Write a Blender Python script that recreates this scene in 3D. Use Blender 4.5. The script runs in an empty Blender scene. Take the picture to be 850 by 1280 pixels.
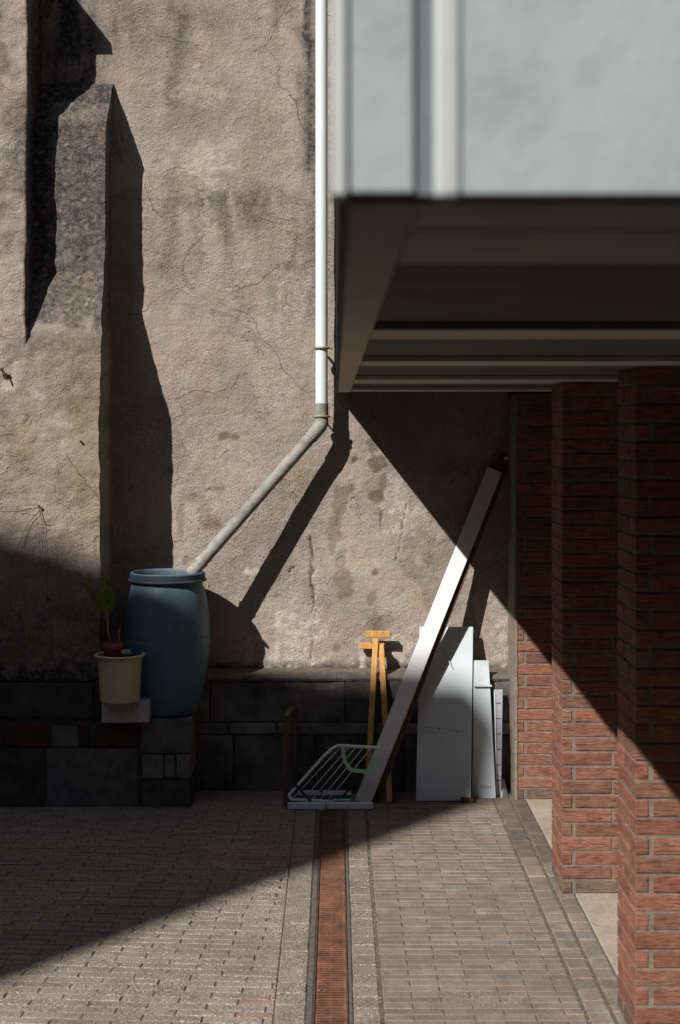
import bpy, bmesh, math, random
from mathutils import Vector, Matrix, noise
R = random.Random(11)
F = 1778.0      # focal length in photo pixels
W = 8.08        # distance from camera to the plaster wall
H = 2.0         # camera height
PI = math.pi
C = bpy.context.scene.collection

def P(px, py, D):
    """point that lies D metres in front of the plaster wall"""
    y = W - D
    return Vector(((px - 420) * y / F, y, H + (540 - py) * y / F))

# ------------------------------------------------------------------ helpers
def newbm():
    bm = bmesh.new(); bm.loops.layers.float_color.new('tint'); return bm

def settint(bm, faces, col):
    L = bm.loops.layers.float_color['tint']
    for f in faces:
        for l in f.loops: l[L] = (col[0], col[1], col[2], 1)

def hexa(bm, c8, tint=(1, 1, 1)):
    v = [bm.verts.new(p) for p in c8]   # 0-3 bottom ring, 4-7 top ring
    fs = [bm.faces.new([v[i] for i in q]) for q in
          ((3, 2, 1, 0), (4, 5, 6, 7), (0, 1, 5, 4), (1, 2, 6, 5), (2, 3, 7, 6), (3, 0, 4, 7))]
    settint(bm, fs, tint); return v, fs

def box(bm, x0, x1, y0, y1, z0, z1, bev=0, tint=(1, 1, 1), rot=None, seg=1):
    v, fs = hexa(bm, [(x0, y0, z0), (x1, y0, z0), (x1, y1, z0), (x0, y1, z0), (x0, y0, z1), (x1, y0, z1), (x1, y1, z1), (x0, y1, z1)], tint)
    if rot is not None:
        c = Vector(((x0 + x1) / 2, (y0 + y1) / 2, (z0 + z1) / 2))
        for q in v: q.co = c + rot @ (q.co - c)
    if bev:
        es = list({e for f in fs for e in f.edges})
        r = bmesh.ops.bevel(bm, geom=es, offset=bev, segments=seg, affect='EDGES', profile=.6)
        settint(bm, r['faces'], tint)

def beam(bm, p0, p1, w, t, wdir=(1, 0, 0), bev=.002, tint=(1, 1, 1)):
    """bar from p0 to p1 whose front face is centred on the axis; t goes away from the camera"""
    p0, p1 = Vector(p0), Vector(p1)
    a = (p1 - p0).normalized(); wd = Vector(wdir); wd = (wd - a * wd.dot(a)).normalized()
    n = a.cross(wd).normalized()
    if n.y < 0: n = -n
    c = []
    for q in (p0, p1):
        c += [q - wd * w / 2, q + wd * w / 2, q + wd * w / 2 + n * t, q - wd * w / 2 + n * t]
    v, fs = hexa(bm, c, tint)
    if bev:
        r = bmesh.ops.bevel(bm, geom=list({e for f in fs for e in f.edges}), offset=bev, segments=1, affect='EDGES')
        settint(bm, r['faces'], tint)

def slab(bm, corners, t, bev=.0015):
    """flat board through four front corners (bl, br, tr, tl), t thick backwards"""
    c = [Vector(p) for p in corners]
    n = (c[1] - c[0]).cross(c[3] - c[0]).normalized()
    if n.y < 0: n = -n
    v, fs = hexa(bm, [c[0], c[1], c[1] + n * t, c[0] + n * t, c[3], c[2], c[2] + n * t, c[3] + n * t])
    if bev:
        bmesh.ops.bevel(bm, geom=list({e for f in fs for e in f.edges}), offset=bev, segments=1, affect='EDGES')

def tube(bm, pts, r, n=10, caps=True, flat=None):
    pts = [Vector(p) for p in pts]; rings = []; up = None
    for i, p in enumerate(pts):
        a = (pts[min(i + 1, len(pts) - 1)] - pts[max(i - 1, 0)]).normalized()
        if up is None:
            up = a.orthogonal().normalized()
        up = (up - a * up.dot(a)).normalized(); sd = a.cross(up)
        rr = r[i] if isinstance(r, (list, tuple)) else r
        rings.append([bm.verts.new(p + (up * math.cos(2 * PI * k / n) + sd * math.sin(2 * PI * k / n)) * rr) for k in range(n)])
    fs = []
    for a, b in zip(rings, rings[1:]):
        for k in range(n): fs.append(bm.faces.new((a[k], a[(k + 1) % n], b[(k + 1) % n], b[k])))
    for f in fs: f.smooth = True
    if caps:
        fs.append(bm.faces.new(rings[0][::-1])); fs.append(bm.faces.new(rings[-1]))
    settint(bm, fs, (1, 1, 1))

def smooth_path(pts, sub=6):
    pts = [Vector(p) for p in pts]; out = []
    q = [pts[0] * 2 - pts[1]] + pts + [pts[-1] * 2 - pts[-2]]
    for i in range(1, len(q) - 2):
        for k in range(sub):
            t = k / sub
            out.append(.5 * ((2 * q[i]) + (-q[i - 1] + q[i + 1]) * t + (2 * q[i - 1] - 5 * q[i] + 4 * q[i + 1] - q[i + 2]) * t * t + (-q[i - 1] + 3 * q[i] - 3 * q[i + 1] + q[i + 2]) * t ** 3))
    out.append(pts[-1]); return out

def rounded(pts, rad, seg=6):
    """polyline with its inner corners rounded"""
    pts = [Vector(p) for p in pts]; out = [pts[0]]
    for a, b, c in zip(pts, pts[1:], pts[2:]):
        u, v = (a - b), (c - b); d = min(rad, u.length * .45, v.length * .45)
        s, e = b + u.normalized() * d, b + v.normalized() * d
        for k in range(seg + 1):
            t = k / seg; out.append(s * (1 - t) ** 2 + b * 2 * t * (1 - t) + e * t * t)
    out.append(pts[-1]); return out

def lathe(bm, prof, c, n=48, closed=False):
    rings = []
    for r, z in prof:
        rings.append([bm.verts.new((c[0] + r * math.cos(2 * PI * k / n), c[1] + r * math.sin(2 * PI * k / n), c[2] + z)) for k in range(n)])
    fs = []
    for a, b in zip(rings, rings[1:]):
        for k in range(n): fs.append(bm.faces.new((a[k], a[(k + 1) % n], b[(k + 1) % n], b[k])))
    if not closed:
        fs.append(bm.faces.new(rings[0][::-1])); fs.append(bm.faces.new(rings[-1]))
    for f in fs: f.smooth = True
    settint(bm, fs, (1, 1, 1))

def obj(name, bm, mat, parent=None, sharp=35):
    me = bpy.data.meshes.new(name)
    bmesh.ops.recalc_face_normals(bm, faces=bm.faces)
    for e in bm.edges:
        if len(e.link_faces) == 2 and e.calc_face_angle(0) > math.radians(sharp): e.smooth = False
    bm.to_mesh(me); bm.free()
    me.materials.append(mat)
    o = bpy.data.objects.new(name, me); C.objects.link(o)
    if parent:
        o.parent = parent; o.matrix_parent_inverse = Matrix.Translation(-parent.location)
    return o

def tag(o, label, cat, group=None, kind=None):
    o['label'] = label; o['category'] = cat
    if group: o['group'] = group
    if kind: o['kind'] = kind
    return o

def thing(name, label, cat, loc, group=None):
    o = bpy.data.objects.new(name, None); C.objects.link(o); o.location = loc; o.empty_display_size = .1
    return tag(o, label, cat, group)

def struct(o): o['kind'] = 'structure'; return o

# ------------------------------------------------------------------ materials
class NT:
    def __init__(s, name, rough=.8, spec=.3):
        s.m = bpy.data.materials.new(name); s.m.use_nodes = True; s.t = s.m.node_tree
        s.b = s.t.nodes['Principled BSDF']; s.b.inputs['Roughness'].default_value = rough
        s.b.inputs['Specular IOR Level'].default_value = spec
        s.co = s.t.nodes.new('ShaderNodeTexCoord').outputs['Object']
    def n(s, typ, **k):
        x = s.t.nodes.new(typ)
        for a, v in k.items(): setattr(x, a, v)
        return x
    def L(s, a, b): s.t.links.new(a, b)
    def noise(s, scale, detail=4, rough=.55, vec=(1, 1, 1), dist=0):
        mp = s.n('ShaderNodeMapping'); mp.inputs['Scale'].default_value = vec; s.L(s.co, mp.inputs[0])
        x = s.n('ShaderNodeTexNoise'); s.L(mp.outputs[0], x.inputs[0])
        x.inputs['Scale'].default_value = scale; x.inputs['Detail'].default_value = detail
        x.inputs['Roughness'].default_value = rough; x.inputs['Distortion'].default_value = dist
        return x.outputs[0]
    def voro(s, scale, vec=(1, 1, 1), out='Distance', feat='F1'):
        mp = s.n('ShaderNodeMapping'); mp.inputs['Scale'].default_value = vec; s.L(s.co, mp.inputs[0])
        x = s.n('ShaderNodeTexVoronoi', feature=feat); s.L(mp.outputs[0], x.inputs[0]); x.inputs['Scale'].default_value = scale
        return x.outputs[out]
    def ramp(s, fac, stops):
        x = s.n('ShaderNodeValToRGB'); s.L(fac, x.inputs[0]); e = x.color_ramp.elements
        while len(e) < len(stops): e.new(.5)
        for i, (p, c) in enumerate(stops):
            e[i].position = p; e[i].color = (c, c, c, 1) if isinstance(c, (int, float)) else (*c, 1)
        return x.outputs[0]
    def mix(s, fac, a, b, mode='MIX'):
        x = s.n('ShaderNodeMix', data_type='RGBA', blend_type=mode)
        for sock, v in ((x.inputs[0], fac), (x.inputs[6], a), (x.inputs[7], b)):
            if isinstance(v, bpy.types.NodeSocket): s.L(v, sock)
            elif isinstance(v, (int, float)): sock.default_value = v if sock == x.inputs[0] else (v, v, v, 1)
            else: sock.default_value = (*v, 1)
        return x.outputs[2]
    def math(s, op, a, b=0.0):
        x = s.n('ShaderNodeMath', operation=op)
        for sock, v in ((x.inputs[0], a), (x.inputs[1], b)):
            if isinstance(v, bpy.types.NodeSocket): s.L(v, sock)
            else: sock.default_value = v
        return x.outputs[0]
    def attr(s, name):
        x = s.n('ShaderNodeAttribute', attribute_name=name); return x
    def bump(s, h, dist, strength=1, prev=None):
        x = s.n('ShaderNodeBump'); s.L(h, x.inputs['Height']); x.inputs['Distance'].default_value = dist; x.inputs['Strength'].default_value = strength
        if prev: s.L(prev, x.inputs['Normal'])
        s.L(x.outputs[0], s.b.inputs['Normal']); return x.outputs[0]
    def col(s, c):
        if isinstance(c, bpy.types.NodeSocket): s.L(c, s.b.inputs['Base Color'])
        else: s.b.inputs['Base Color'].default_value = (*c, 1)

def plaster():
    s = NT('plaster', .95, .12)
    big = s.ramp(s.noise(1.5, 5, .6, dist=.5), [(.32, (.205, .175, .152)), (.5, (.31, .265, .228)), (.68, (.42, .365, .318))])
    mid = s.mix(.45, big, s.ramp(s.noise(9, 6, .65), [(.3, (.215, .18, .155)), (.72, (.42, .36, .315))]))
    warm = s.ramp(s.noise(3.1, 4, .6), [(.5, 0.0), (.72, .55)])
    c = s.mix(warm, mid, (.37, .28, .215))
    at = s.attr('stain_shade'); sep = s.n('ShaderNodeSeparateColor'); s.L(at.outputs['Color'], sep.inputs[0])
    c = s.mix(s.math('MULTIPLY', sep.outputs[0], s.ramp(s.noise(38, 6, .75), [(.34, .62), (.62, 1.5)])), c, (.045, .040, .040))          # sooty stains, cracks and painted-in shade
    c = s.mix(sep.outputs[1], c, (.115, .08, .05))            # damp / lost render
    c = s.mix(sep.outputs[2], c, (.60, .56, .51))             # lime
    alg = s.attr('algae'); c = s.mix(alg.outputs['Fac'], c, (.17, .14, .06))
    # hairline cracks
    nz = s.n('ShaderNodeTexNoise'); s.L(s.co, nz.inputs[0]); nz.inputs['Scale'].default_value = 2.6; nz.inputs['Detail'].default_value = 6
    vm = s.n('ShaderNodeMix', data_type='RGBA', blend_type='LINEAR_LIGHT'); vm.inputs[0].default_value = .16; s.L(s.co, vm.inputs[6]); s.L(nz.outputs['Color'], vm.inputs[7])
    ve = s.n('ShaderNodeTexVoronoi', feature='DISTANCE_TO_EDGE'); s.L(vm.outputs[2], ve.inputs[0]); ve.inputs['Scale'].default_value = 1.15
    hair = s.math('MULTIPLY', s.ramp(ve.outputs['Distance'], [(.0, 1.0), (.0045, 0.0)]), s.ramp(s.noise(1.9, 4, .6), [(.48, 0.0), (.58, .65)]))
    c = s.mix(hair, c, (.06, .05, .045))
    # patches where the skim coat has gone and the coarse coat shows
    pat = s.ramp(s.noise(2.3, 7, .62, dist=.8), [(.585, 0.0), (.60, 1.0)])
    c = s.mix(s.math('MULTIPLY', pat, .32), c, (.20, .155, .125))
    grit = s.noise(170, 3, .7)
    gm = s.ramp(s.noise(2.7, 4, .6), [(.35, .3), (.65, .8)]); c = s.mix(gm, c, s.ramp(grit, [(.33, .25), (.5, .95), (.7, 1.5)]), 'MULTIPLY')
    peb = s.voro(95); c = s.mix(s.ramp(peb, [(.0, .35), (.16, 0.0)]), c, (.09, .075, .065))
    s.col(c)
    h1 = s.noise(85, 5, .68); h2 = s.noise(17, 5, .6, dist=.4)
    n0 = s.bump(s.noise(4, 5, .6, vec=(1.2, 1.2, 5), dist=.8), .03, .18); n1 = s.bump(h2, .016, .6, n0); n1 = s.bump(s.math('SUBTRACT', 1.0, s.math('ADD', pat, hair)), .006, .7, n1); bb = s.bump(h1, .009, .85, n1)
    x = bb.node; s.L(s.ramp(s.noise(2.2, 3, .6), [(.35, .45), (.65, 1.0)]), x.inputs['Strength'])
    return s.m

def stone(name, ca, cb, scale=14, spec=.25, rough=.85, bd=.006, tint=True):
    s = NT(name, rough, spec)
    c = s.ramp(s.noise(scale, 8, .65), [(.3, ca), (.72, cb)])
    c = s.mix(.4, c, s.ramp(s.noise(140, 3, .7), [(.3, .35), (.5, .9), (.75, 1.5)]), 'MULTIPLY')
    if tint: c = s.mix(1.0, c, s.attr('tint').outputs['Color'], 'MULTIPLY')
    s.col(c); n = s.bump(s.noise(22, 5, .6), .012, .5); s.bump(s.noise(120, 5, .7), bd, .8, n)
    return s.m

def brickmat():
    s = NT('facing_brick', .85, .25)
    c = s.mix(1.0, s.ramp(s.noise(30, 5, .6), [(.25, (.22, .093, .062)), (.75, (.36, .162, .108))]), s.attr('tint').outputs['Color'], 'MULTIPLY')
    dark = s.ramp(s.noise(7, 4, .7), [(.55, 0.0), (.8, .35)]); c = s.mix(dark, c, (.15, .095, .08))
    w = s.noise(1, 6, .7, vec=(16, 16, 190), dist=.25)
    c = s.mix(.7, c, s.ramp(w, [(.38, .25), (.47, .95), (.66, 1.25)]), 'MULTIPLY')
    spk = s.ramp(s.noise(240, 2, .5), [(.68, 0.0), (.78, .45)]); c = s.mix(spk, c, (.5, .42, .36))
    s.col(c); n = s.bump(w, .009, 1.0); s.bump(s.noise(160, 4, .7), .003, .6, n)
    return s.m

def pavermat(name, ca, cb, speck, speck_mix):
    s = NT(name, .78, .35)
    c = s.mix(1.0, s.ramp(s.noise(11, 6, .6), [(.3, ca), (.7, cb)]), s.attr('tint').outputs['Color'], 'MULTIPLY')
    sp = s.noise(210, 2, .6)
    c = s.mix(s.ramp(sp, [(speck, 0.0), (speck + .07, speck_mix)]), c, (.62, .55, .46))  # pale granules of exposed aggregate
    c = s.mix(s.ramp(sp, [(.34, .75), (.44, 0.0)]), c, (.05, .045, .04))
    dirt = s.ramp(s.noise(1.7, 5, .6), [(.4, 0.0), (.75, .4)]); c = s.mix(dirt, c, (.12, .10, .085))
    s.col(c); n = s.bump(sp, .004, .9); s.bump(s.noise(40, 4, .6), .006, .5, n)
    s.L(s.ramp(s.noise(90, 2), [(.35, .45), (.65, .9)]), s.b.inputs['Roughness'])
    return s.m

def plain(name, col, rough=.6, spec=.4, var=.18, scale=12, bump=.002, vec=(1, 1, 1), dirt=None, dirt_lo=.5, metallic=0):
    s = NT(name, rough, spec); a = tuple(x * (1 - var) for x in col); b = tuple(min(1, x * (1 + var)) for x in col)
    c = s.ramp(s.noise(scale, 6, .6, vec), [(.3, a), (.7, b)])
    if dirt:
        c = s.mix(s.ramp(s.noise(scale * 1.7, 7, .7), [(dirt_lo, 0.0), (dirt_lo + .2, .8)]), c, dirt)
    s.col(c); s.bump(s.noise(scale * 6, 4, .6, vec), bump, .6); s.b.inputs['Metallic'].default_value = metallic
    s.L(s.ramp(s.noise(scale * 2, 4), [(.3, max(0, rough - .12)), (.7, min(1, rough + .12))]), s.b.inputs['Roughness'])
    return s.m

def wood(name, ca, cb, axis=2, rough=.6, scale=1.0):
    s = NT(name, rough, .3); v = [60, 60, 60]; v[axis] = 4
    g = s.noise(scale, 6, .6, vec=tuple(v), dist=.6)
    c = s.ramp(g, [(.3, ca), (.7, cb)]); s.col(c); s.bump(g, .002, .6)
    return s.m

M = dict(
    plaster=plaster(),
    plinth=stone('tarred_plinth', (.065, .064, .066), (.21, .20, .195), 6, bd=.016),
    coping=stone('ledge_stone', (.085, .072, .062), (.20, .17, .145), 18),
    dkstone=stone('dark_stone', (.085, .085, .086), (.29, .28, .275), 7, bd=.018),
    redstone=stone('old_red_brick', (.075, .04, .037), (.22, .085, .072), 9, bd=.012),
    mortar=stone('mortar', (.13, .12, .10), (.235, .215, .18), 30, bd=.004),
    dkmortar=stone('dark_mortar', (.04, .038, .037), (.09, .086, .082), 30),
    brick=brickmat(),
    aggr=pavermat('aggregate_paver', (.130, .105, .092), (.245, .20, .175), .535, .9),
    grey=pavermat('grey_paver', (.170, .140, .120), (.30, .25, .216), .66, .45),
    bed=stone('joint_sand', (.085, .073, .064), (.17, .145, .128), 40, bd=.004),
    floor=stone('bay_concrete', (.27, .225, .185), (.44, .375, .31), 4, bd=.003),
    yard=stone('yard_concrete', (.16, .14, .12), (.26, .23, .2), 3),
    rust=plain('rusty_iron', (.205, .09, .055), .8, .3, .5, 9, .003, dirt=(.09, .05, .04)),
    iron=plain('dark_iron', (.07, .05, .042), .7, .4, .4, 20),
    pvc=plain('white_pvc', (.64, .68, .70), .38, .45, .05, 3, .0006, dirt=(.55, .54, .5), dirt_lo=.62),
    pvcd=plain('weathered_pvc', (.26, .25, .235), .65, .3, .2, 9, .002, dirt=(.13, .115, .085), dirt_lo=.45),
    bracket=plain('bracket_metal', (.32, .28, .2), .5, .5, .3, 30, metallic=.3),
    blue=plain('blue_plastic', (.092, .15, .20), .5, .4, .14, 4, .0008, dirt=(.045, .07, .095), dirt_lo=.57),
    blued=plain('dark_blue_plastic', (.025, .042, .058), .65, .4, .2, 8),
    thread=plain('pale_plastic', (.11, .14, .16), .5, .4),
    water=plain('barrel_water', (.01, .015, .018), .06, .5, .1),
    cream=plain('cream_plastic', (.56, .48, .33), .5, .4, .08, 5, .0006, dirt=(.34, .28, .18), dirt_lo=.6),
    block=stone('aerated_block', (.38, .38, .38), (.52, .52, .515), 12, bd=.003),
    terracotta=plain('red_pot_plastic', (.30, .065, .055), .5, .4, .12, 10),
    soil=plain('soil', (.04, .028, .02), .95, .1, .5, 60, .01),
    white=plain('white_board', (.66, .69, .72), .5, .4, .05, 4, .0006, dirt=(.45, .44, .41), dirt_lo=.57),
    panel=plain('panel_white', (.50, .56, .60), .5, .35, .06, 3, .0006, dirt=(.36, .36, .34), dirt_lo=.56),
    mark_grey=plain('panel_mark', (.40, .41, .41), .6, .3, .1, 20),
    violet=plain('lilac_metal', (.36, .37, .44), .45, .5, .1, 9),
    ywood=wood('honey_wood', (.40, .20, .06), (.66, .37, .12), 2),
    bwood=wood('brown_wood', (.055, .028, .016), (.15, .072, .036), 2),
    dwood=wood('dark_wood', (.06, .045, .035), (.13, .10, .08), 2),
    enamel=plain('enamel_white', (.72, .82, .88), .35, .5, .06, 9, .0005, dirt=(.38, .38, .36), dirt_lo=.62),
    wire=plain('coated_wire', (.68, .71, .73), .4, .5, .08),
    mint=plain('mint_plastic', (.38, .82, .54), .4, .4, .08, 8),
    dark=plain('dark_metal', (.06, .06, .065), .5, .5, .2),
    batten=plain('soffit_batten', (.55, .49, .40), .75, .25, .1, 5, .001, dirt=(.40, .35, .28), dirt_lo=.55),
    ceil=plain('soffit_panel', (.14, .13, .105), .85, .2, .15, 4),
    drip=plain('drip_edge', (.05, .05, .052), .7, .3, .15),
    fascia=plain('painted_fascia', (.315, .35, .37), .6, .35, .05, 6, .0025, dirt=(.24, .27, .285), dirt_lo=.5),
    rib=plain('fascia_rib_paint', (.42, .45, .46), .5, .4, .04, 5, .0006),
    groove=plain('fascia_groove', (.13, .145, .17), .7, .3, .1),
    leaf=None, leafb=None,
    nb=stone('far_brick', (.045, .047, .052), (.085, .088, .095), 5),
    glass=plain('window_glass', (.03, .04, .045), .1, .6, .1),
    roof=plain('roof_felt', (.06, .06, .06), .9, .2, .2),
)
def leafmat(name, a, b):
    s = NT(name, .45, .4); s.col(s.ramp(s.noise(26, 4, .6), [(.35, a), (.65, b)]))
    s.b.inputs['Subsurface Weight'].default_value = 0.0
    return s.m
M['leaf'] = leafmat('leaf_green', (.10, .20, .04), (.36, .40, .09))
M['leafb'] = leafmat('leaf_brown', (.20, .17, .05), (.38, .19, .05))
M['stem'] = plain('stem', (.26, .22, .11), .6)

# ------------------------------------------------------------------ noise based surfaces
def fb(x, y, z=0, o=4): return noise.fractal((x, y, z), 1.0, 2.0, o)
def clamp(v, a=0.0, b=1.0): return a if v < a else b if v > b else v
def sstep(a, b, v):
    t = clamp((v - a) / (b - a)); return t * t * (3 - 2 * t)
def spot(px, py, cx, cy, rx, ry, seed, rag=.55):
    """ragged-edged patch in wall position"""
    dx, dy = (px - cx) / rx, (py - cy) / ry
    d = dx * dx + dy * dy
    if d > 5: return 0
    d = math.sqrt(d) + fb(px * .07 + seed, py * .07, seed, 4) * rag
    return 1 - sstep(.75, 1.1, d)
DAMP = [(282, 545, 9, 5, .7), (294, 546, 5, 4, .7), (272, 610, 9, 7, .3), (264, 655, 13, 8, .45), (240, 623, 14, 6, .3), (226, 650, 5, 22, .4), (232, 700, 6, 8, .4),
        (474, 580, 12, 11, .75), (466, 556, 8, 9, .6), (470, 620, 11, 9, .75), (480, 606, 5, 12, .6), (443, 575, 4, 5, .85), (437, 610, 12, 10, .5), (424, 628, 9, 30, .5), (419, 665, 10, 24, .42),
        (432, 728, 12, 20, .5), (426, 700, 7, 14, .4), (441, 609, 3, 3, .7), (476, 650, 2, 12, .6), (469, 714, 4, 5, .75), (465, 748, 7, 12, .5), (470, 785, 12, 18, .35), (420, 810, 5, 6, .5), (520, 700, 20, 30, .3),
        (540, 740, 18, 22, .25), (455, 830, 16, 12, .25), (150, 600, 14, 26, .25)]
LIME = [(372, 800, 26, 36, .62), (350, 835, 22, 18, .5), (312, 716, 9, 5, .8), (500, 640, 18, 30, .42), (495, 610, 10, 12, .4), (452, 835, 7, 26, .75), (500, 815, 16, 16, .45), (398, 740, 10, 20, .35), (522, 700, 8, 10, .4),
        (300, 820, 20, 20, .3), (628, 810, 12, 30, .45), (350, 655, 10, 12, .22), (250, 110, 30, 20, .25), (250, 210, 26, 30, .3), (360, 360, 20, 40, .25), (330, 400, 30, 30, .15)]
SOOT_SHADE = [(80, 10, 52, 110, .88), (100, 90, 30, 50, .7), (384, 60, 13, 150, .62), (386, 200, 11, 60, .45), (392, 320, 10, 110, .3), (222, 40, 14, 60, .38), (215, 110, 10, 50, .3), (300, 250, 110, 18, .33), (215, 270, 12, 50, .35), (246, 290, 9, 50, .3), (285, 290, 14, 55, .32),  # first two patches paint in the buttress's cast shade; the others are wall stains
        (320, 270, 20, 40, .3), (340, 380, 12, 60, .28), (300, 390, 22, 40, .22), (362, 380, 9, 60, .22), (205, 330, 16, 30, .22), (245, 20, 60, 30, .25), (165, 30, 30, 40, .35), (350, 20, 20, 50, .3), (160, 360, 24, 120, .2),
        (370, 320, 12, 40, .25), (330, 150, 20, 60, .18), (270, 150, 30, 40, .14)]
CRACK = []
def crackline(pts, w, depth, seed):
    CRACK.append((pts, w, depth, seed))
crackline([(388, 672), (391, 700), (389, 728), (393, 752), (387, 775), (390, 800), (386, 830), (391, 855)], 1.5, 1.0, 1)
crackline([(339, 744), (360, 750), (388, 756)], 1.0, .8, 2)
crackline([(508, 630), (503, 655), (500, 680), (495, 702)], 1.1, .8, 3)
crackline([(150, 246), (190, 252), (230, 247), (280, 252), (320, 244), (350, 235)], .9, .6, 4)
crackline([(350, 238), (370, 255), (396, 276)], .7, .5, 5)
crackline([(180, 312), (215, 322), (260, 318)], .7, .4, 6)
crackline([(477, 640), (476, 662), (478, 700)], .8, .5, 7)
crackline([(218, 636), (226, 630), (232, 634)], 1.1, .9, 8)
crackline([(250, 617), (262, 612), (279, 612)], 1.0, .7, 9)
crackline([(360, 716), (368, 708)], 1.2, .9, 10)
crackline([(520, 725), (490, 750)], .7, .5, 11)
crackline([(200, 440), (230, 452), (255, 446)], .7, .5, 12)
def crackval(px, py):
    best = 0
    for pts, w, dp, sd in CRACK:
        x0 = min(p[0] for p in pts) - 6; x1 = max(p[0] for p in pts) + 6; y0 = min(p[1] for p in pts) - 6; y1 = max(p[1] for p in pts) + 6
        if not (x0 < px < x1 and y0 < py < y1): continue
        jx = px + fb(px * .11, py * .11, sd) * 3; jy = py + fb(py * .11, px * .11, sd + 5) * 3
        d = 99
        for a, b in zip(pts, pts[1:]):
            vx, vy = b[0] - a[0], b[1] - a[1]; t = clamp(((jx - a[0]) * vx + (jy - a[1]) * vy) / (vx * vx + vy * vy))
            d = min(d, math.hypot(jx - a[0] - vx * t, jy - a[1] - vy * t))
        ww = w * (1 + .6 * fb(px * .05, py * .05, sd + 9))
        best = max(best, dp * (1 - sstep(ww * .3, ww * 1.15, d)) * clamp(.85 + fb(px * .035, py * .035, sd + 2) * 1.4, .3, 1))
    return best

def grid_coords(fine0, fine1, step, lo, hi, coarse):
    out = []; v = fine0
    while v < fine1: out.append(v); v += step
    out.append(fine1)
    v = fine0 - coarse
    while v > lo: out.insert(0, v); v -= coarse
    out.insert(0, lo)
    v = fine1 + coarse
    while v < hi: out.append(v); v += coarse
    out.append(hi); return out

def make_wall():
    xs = grid_coords(-1.75, 1.02, .0095, -5, 3.4, .25); zs = grid_coords(.6, 4.5, .0095, -.1, 6.6, .25)
    nx, nz = len(xs), len(zs); V = []; ST = []
    for z in zs:
        for x in xs:
            px, py = 420 + x * F / W, 540 - (z - H) * F / W
            d = fb(x * 1.3, z * 1.3, 3) * .010 + fb(x * 6, z * 6, 7) * .0035
            soot_shade = damp = lime = 0
            if 20 < px < 660 and -140 < py < 870:
                cr = crackval(px, py)
                jx = px + fb(px * .03, py * .02, 21) * 9
                for cx, cy, rx, ry, a in SOOT_SHADE:
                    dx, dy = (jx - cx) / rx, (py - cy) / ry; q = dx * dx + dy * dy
                    if q < 4: soot_shade = 1 - (1 - soot_shade) * (1 - min(.9, a * 1.45) * math.exp(-q * 1.3))
                soot_shade *= clamp(.85 + fb(px * .06, py * .015, 31) * 1.0)
                for i, (cx, cy, rx, ry, a) in enumerate(DAMP): damp = max(damp, a * spot(px, py, cx, cy, rx, ry, i * 3.7))
                for i, (cx, cy, rx, ry, a) in enumerate(LIME): lime = max(lime, a * spot(px, py, cx, cy, rx * 1.1, ry * 1.1, i * 5.1 + 50, 1.1) * clamp(.6 + fb(px * .12, py * .12, 61) * 1.2))
                d -= cr * .008 - damp * -.003
                soot_shade = max(soot_shade, cr * .8); lime *= 1 - cr
                soot_shade = max(soot_shade, .75 * (1 - sstep(.655, .71 + fb(px * .04, 0, 77) * .04, z)))  # wall gets darker just above the ledge
            V.append((x, W - d, z)); ST.append((clamp(soot_shade), clamp(damp), clamp(lime), 1))
    Fc = [(j * nx + i, j * nx + i + 1, (j + 1) * nx + i + 1, (j + 1) * nx + i) for j in range(nz - 1) for i in range(nx - 1)]
    # a back so that the wall has thickness
    b = len(V); V += [(-5, W + .35, -.1), (3.4, W + .35, -.1), (3.4, W + .35, 6.6), (-5, W + .35, 6.6)]; ST += [(0, 0, 0, 1)] * 4
    a0, a1, a2, a3 = 0, nx - 1, nz * nx - 1, (nz - 1) * nx
    Fc += [(b + 1, b, b + 3, b + 2), (a0, a3, b + 3, b), (a1, b + 1, b + 2, a2), (a3, a2, b + 2, b + 3)]
    me = bpy.data.meshes.new('plaster_wall'); me.from_pydata(V, [], Fc)
    A = me.attributes.new('stain_shade', 'FLOAT_COLOR', 'POINT'); A.data.foreach_set('color', [c for s in ST for c in s])
    G = me.attributes.new('algae', 'FLOAT', 'POINT')
    G.data.foreach_set('value', [clamp(.45 * math.exp(-(((420 + v[0] * 220) - 375) / 22) ** 2 - (((540 - (v[2] - 2) * 220) - 595) / 40) ** 2)) for v in V])
    me.polygons.foreach_set('use_smooth', [i < len(Fc) - 4 for i in range(len(Fc))])
    me.materials.append(M['plaster'])
    o = bpy.data.objects.new('plaster_wall', me); C.objects.link(o)
    tag(o, 'tall rough taupe plaster wall with stains and cracks behind the downpipe', 'wall')
make_wall()

# buttress: a profile (D as function of height) swept in x, in two steps
def depth_left(z):      # the outer, most protruding part
    y = z - H
    return .425 - .035 * sstep(.5, .9, y)
def depth_right(z):     # the stepped pilaster
    y = z - H
    if y > 1.98: return -.03
    if y > 1.72: return .225 - .215 * (y - 1.72) / .26
    if y > .88: return .225
    if y > .47: return .425 - .20 * (y - .47) / .41
    return .425
def ztop(x): return 4.66 if x < -1.655 else 4.02

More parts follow.
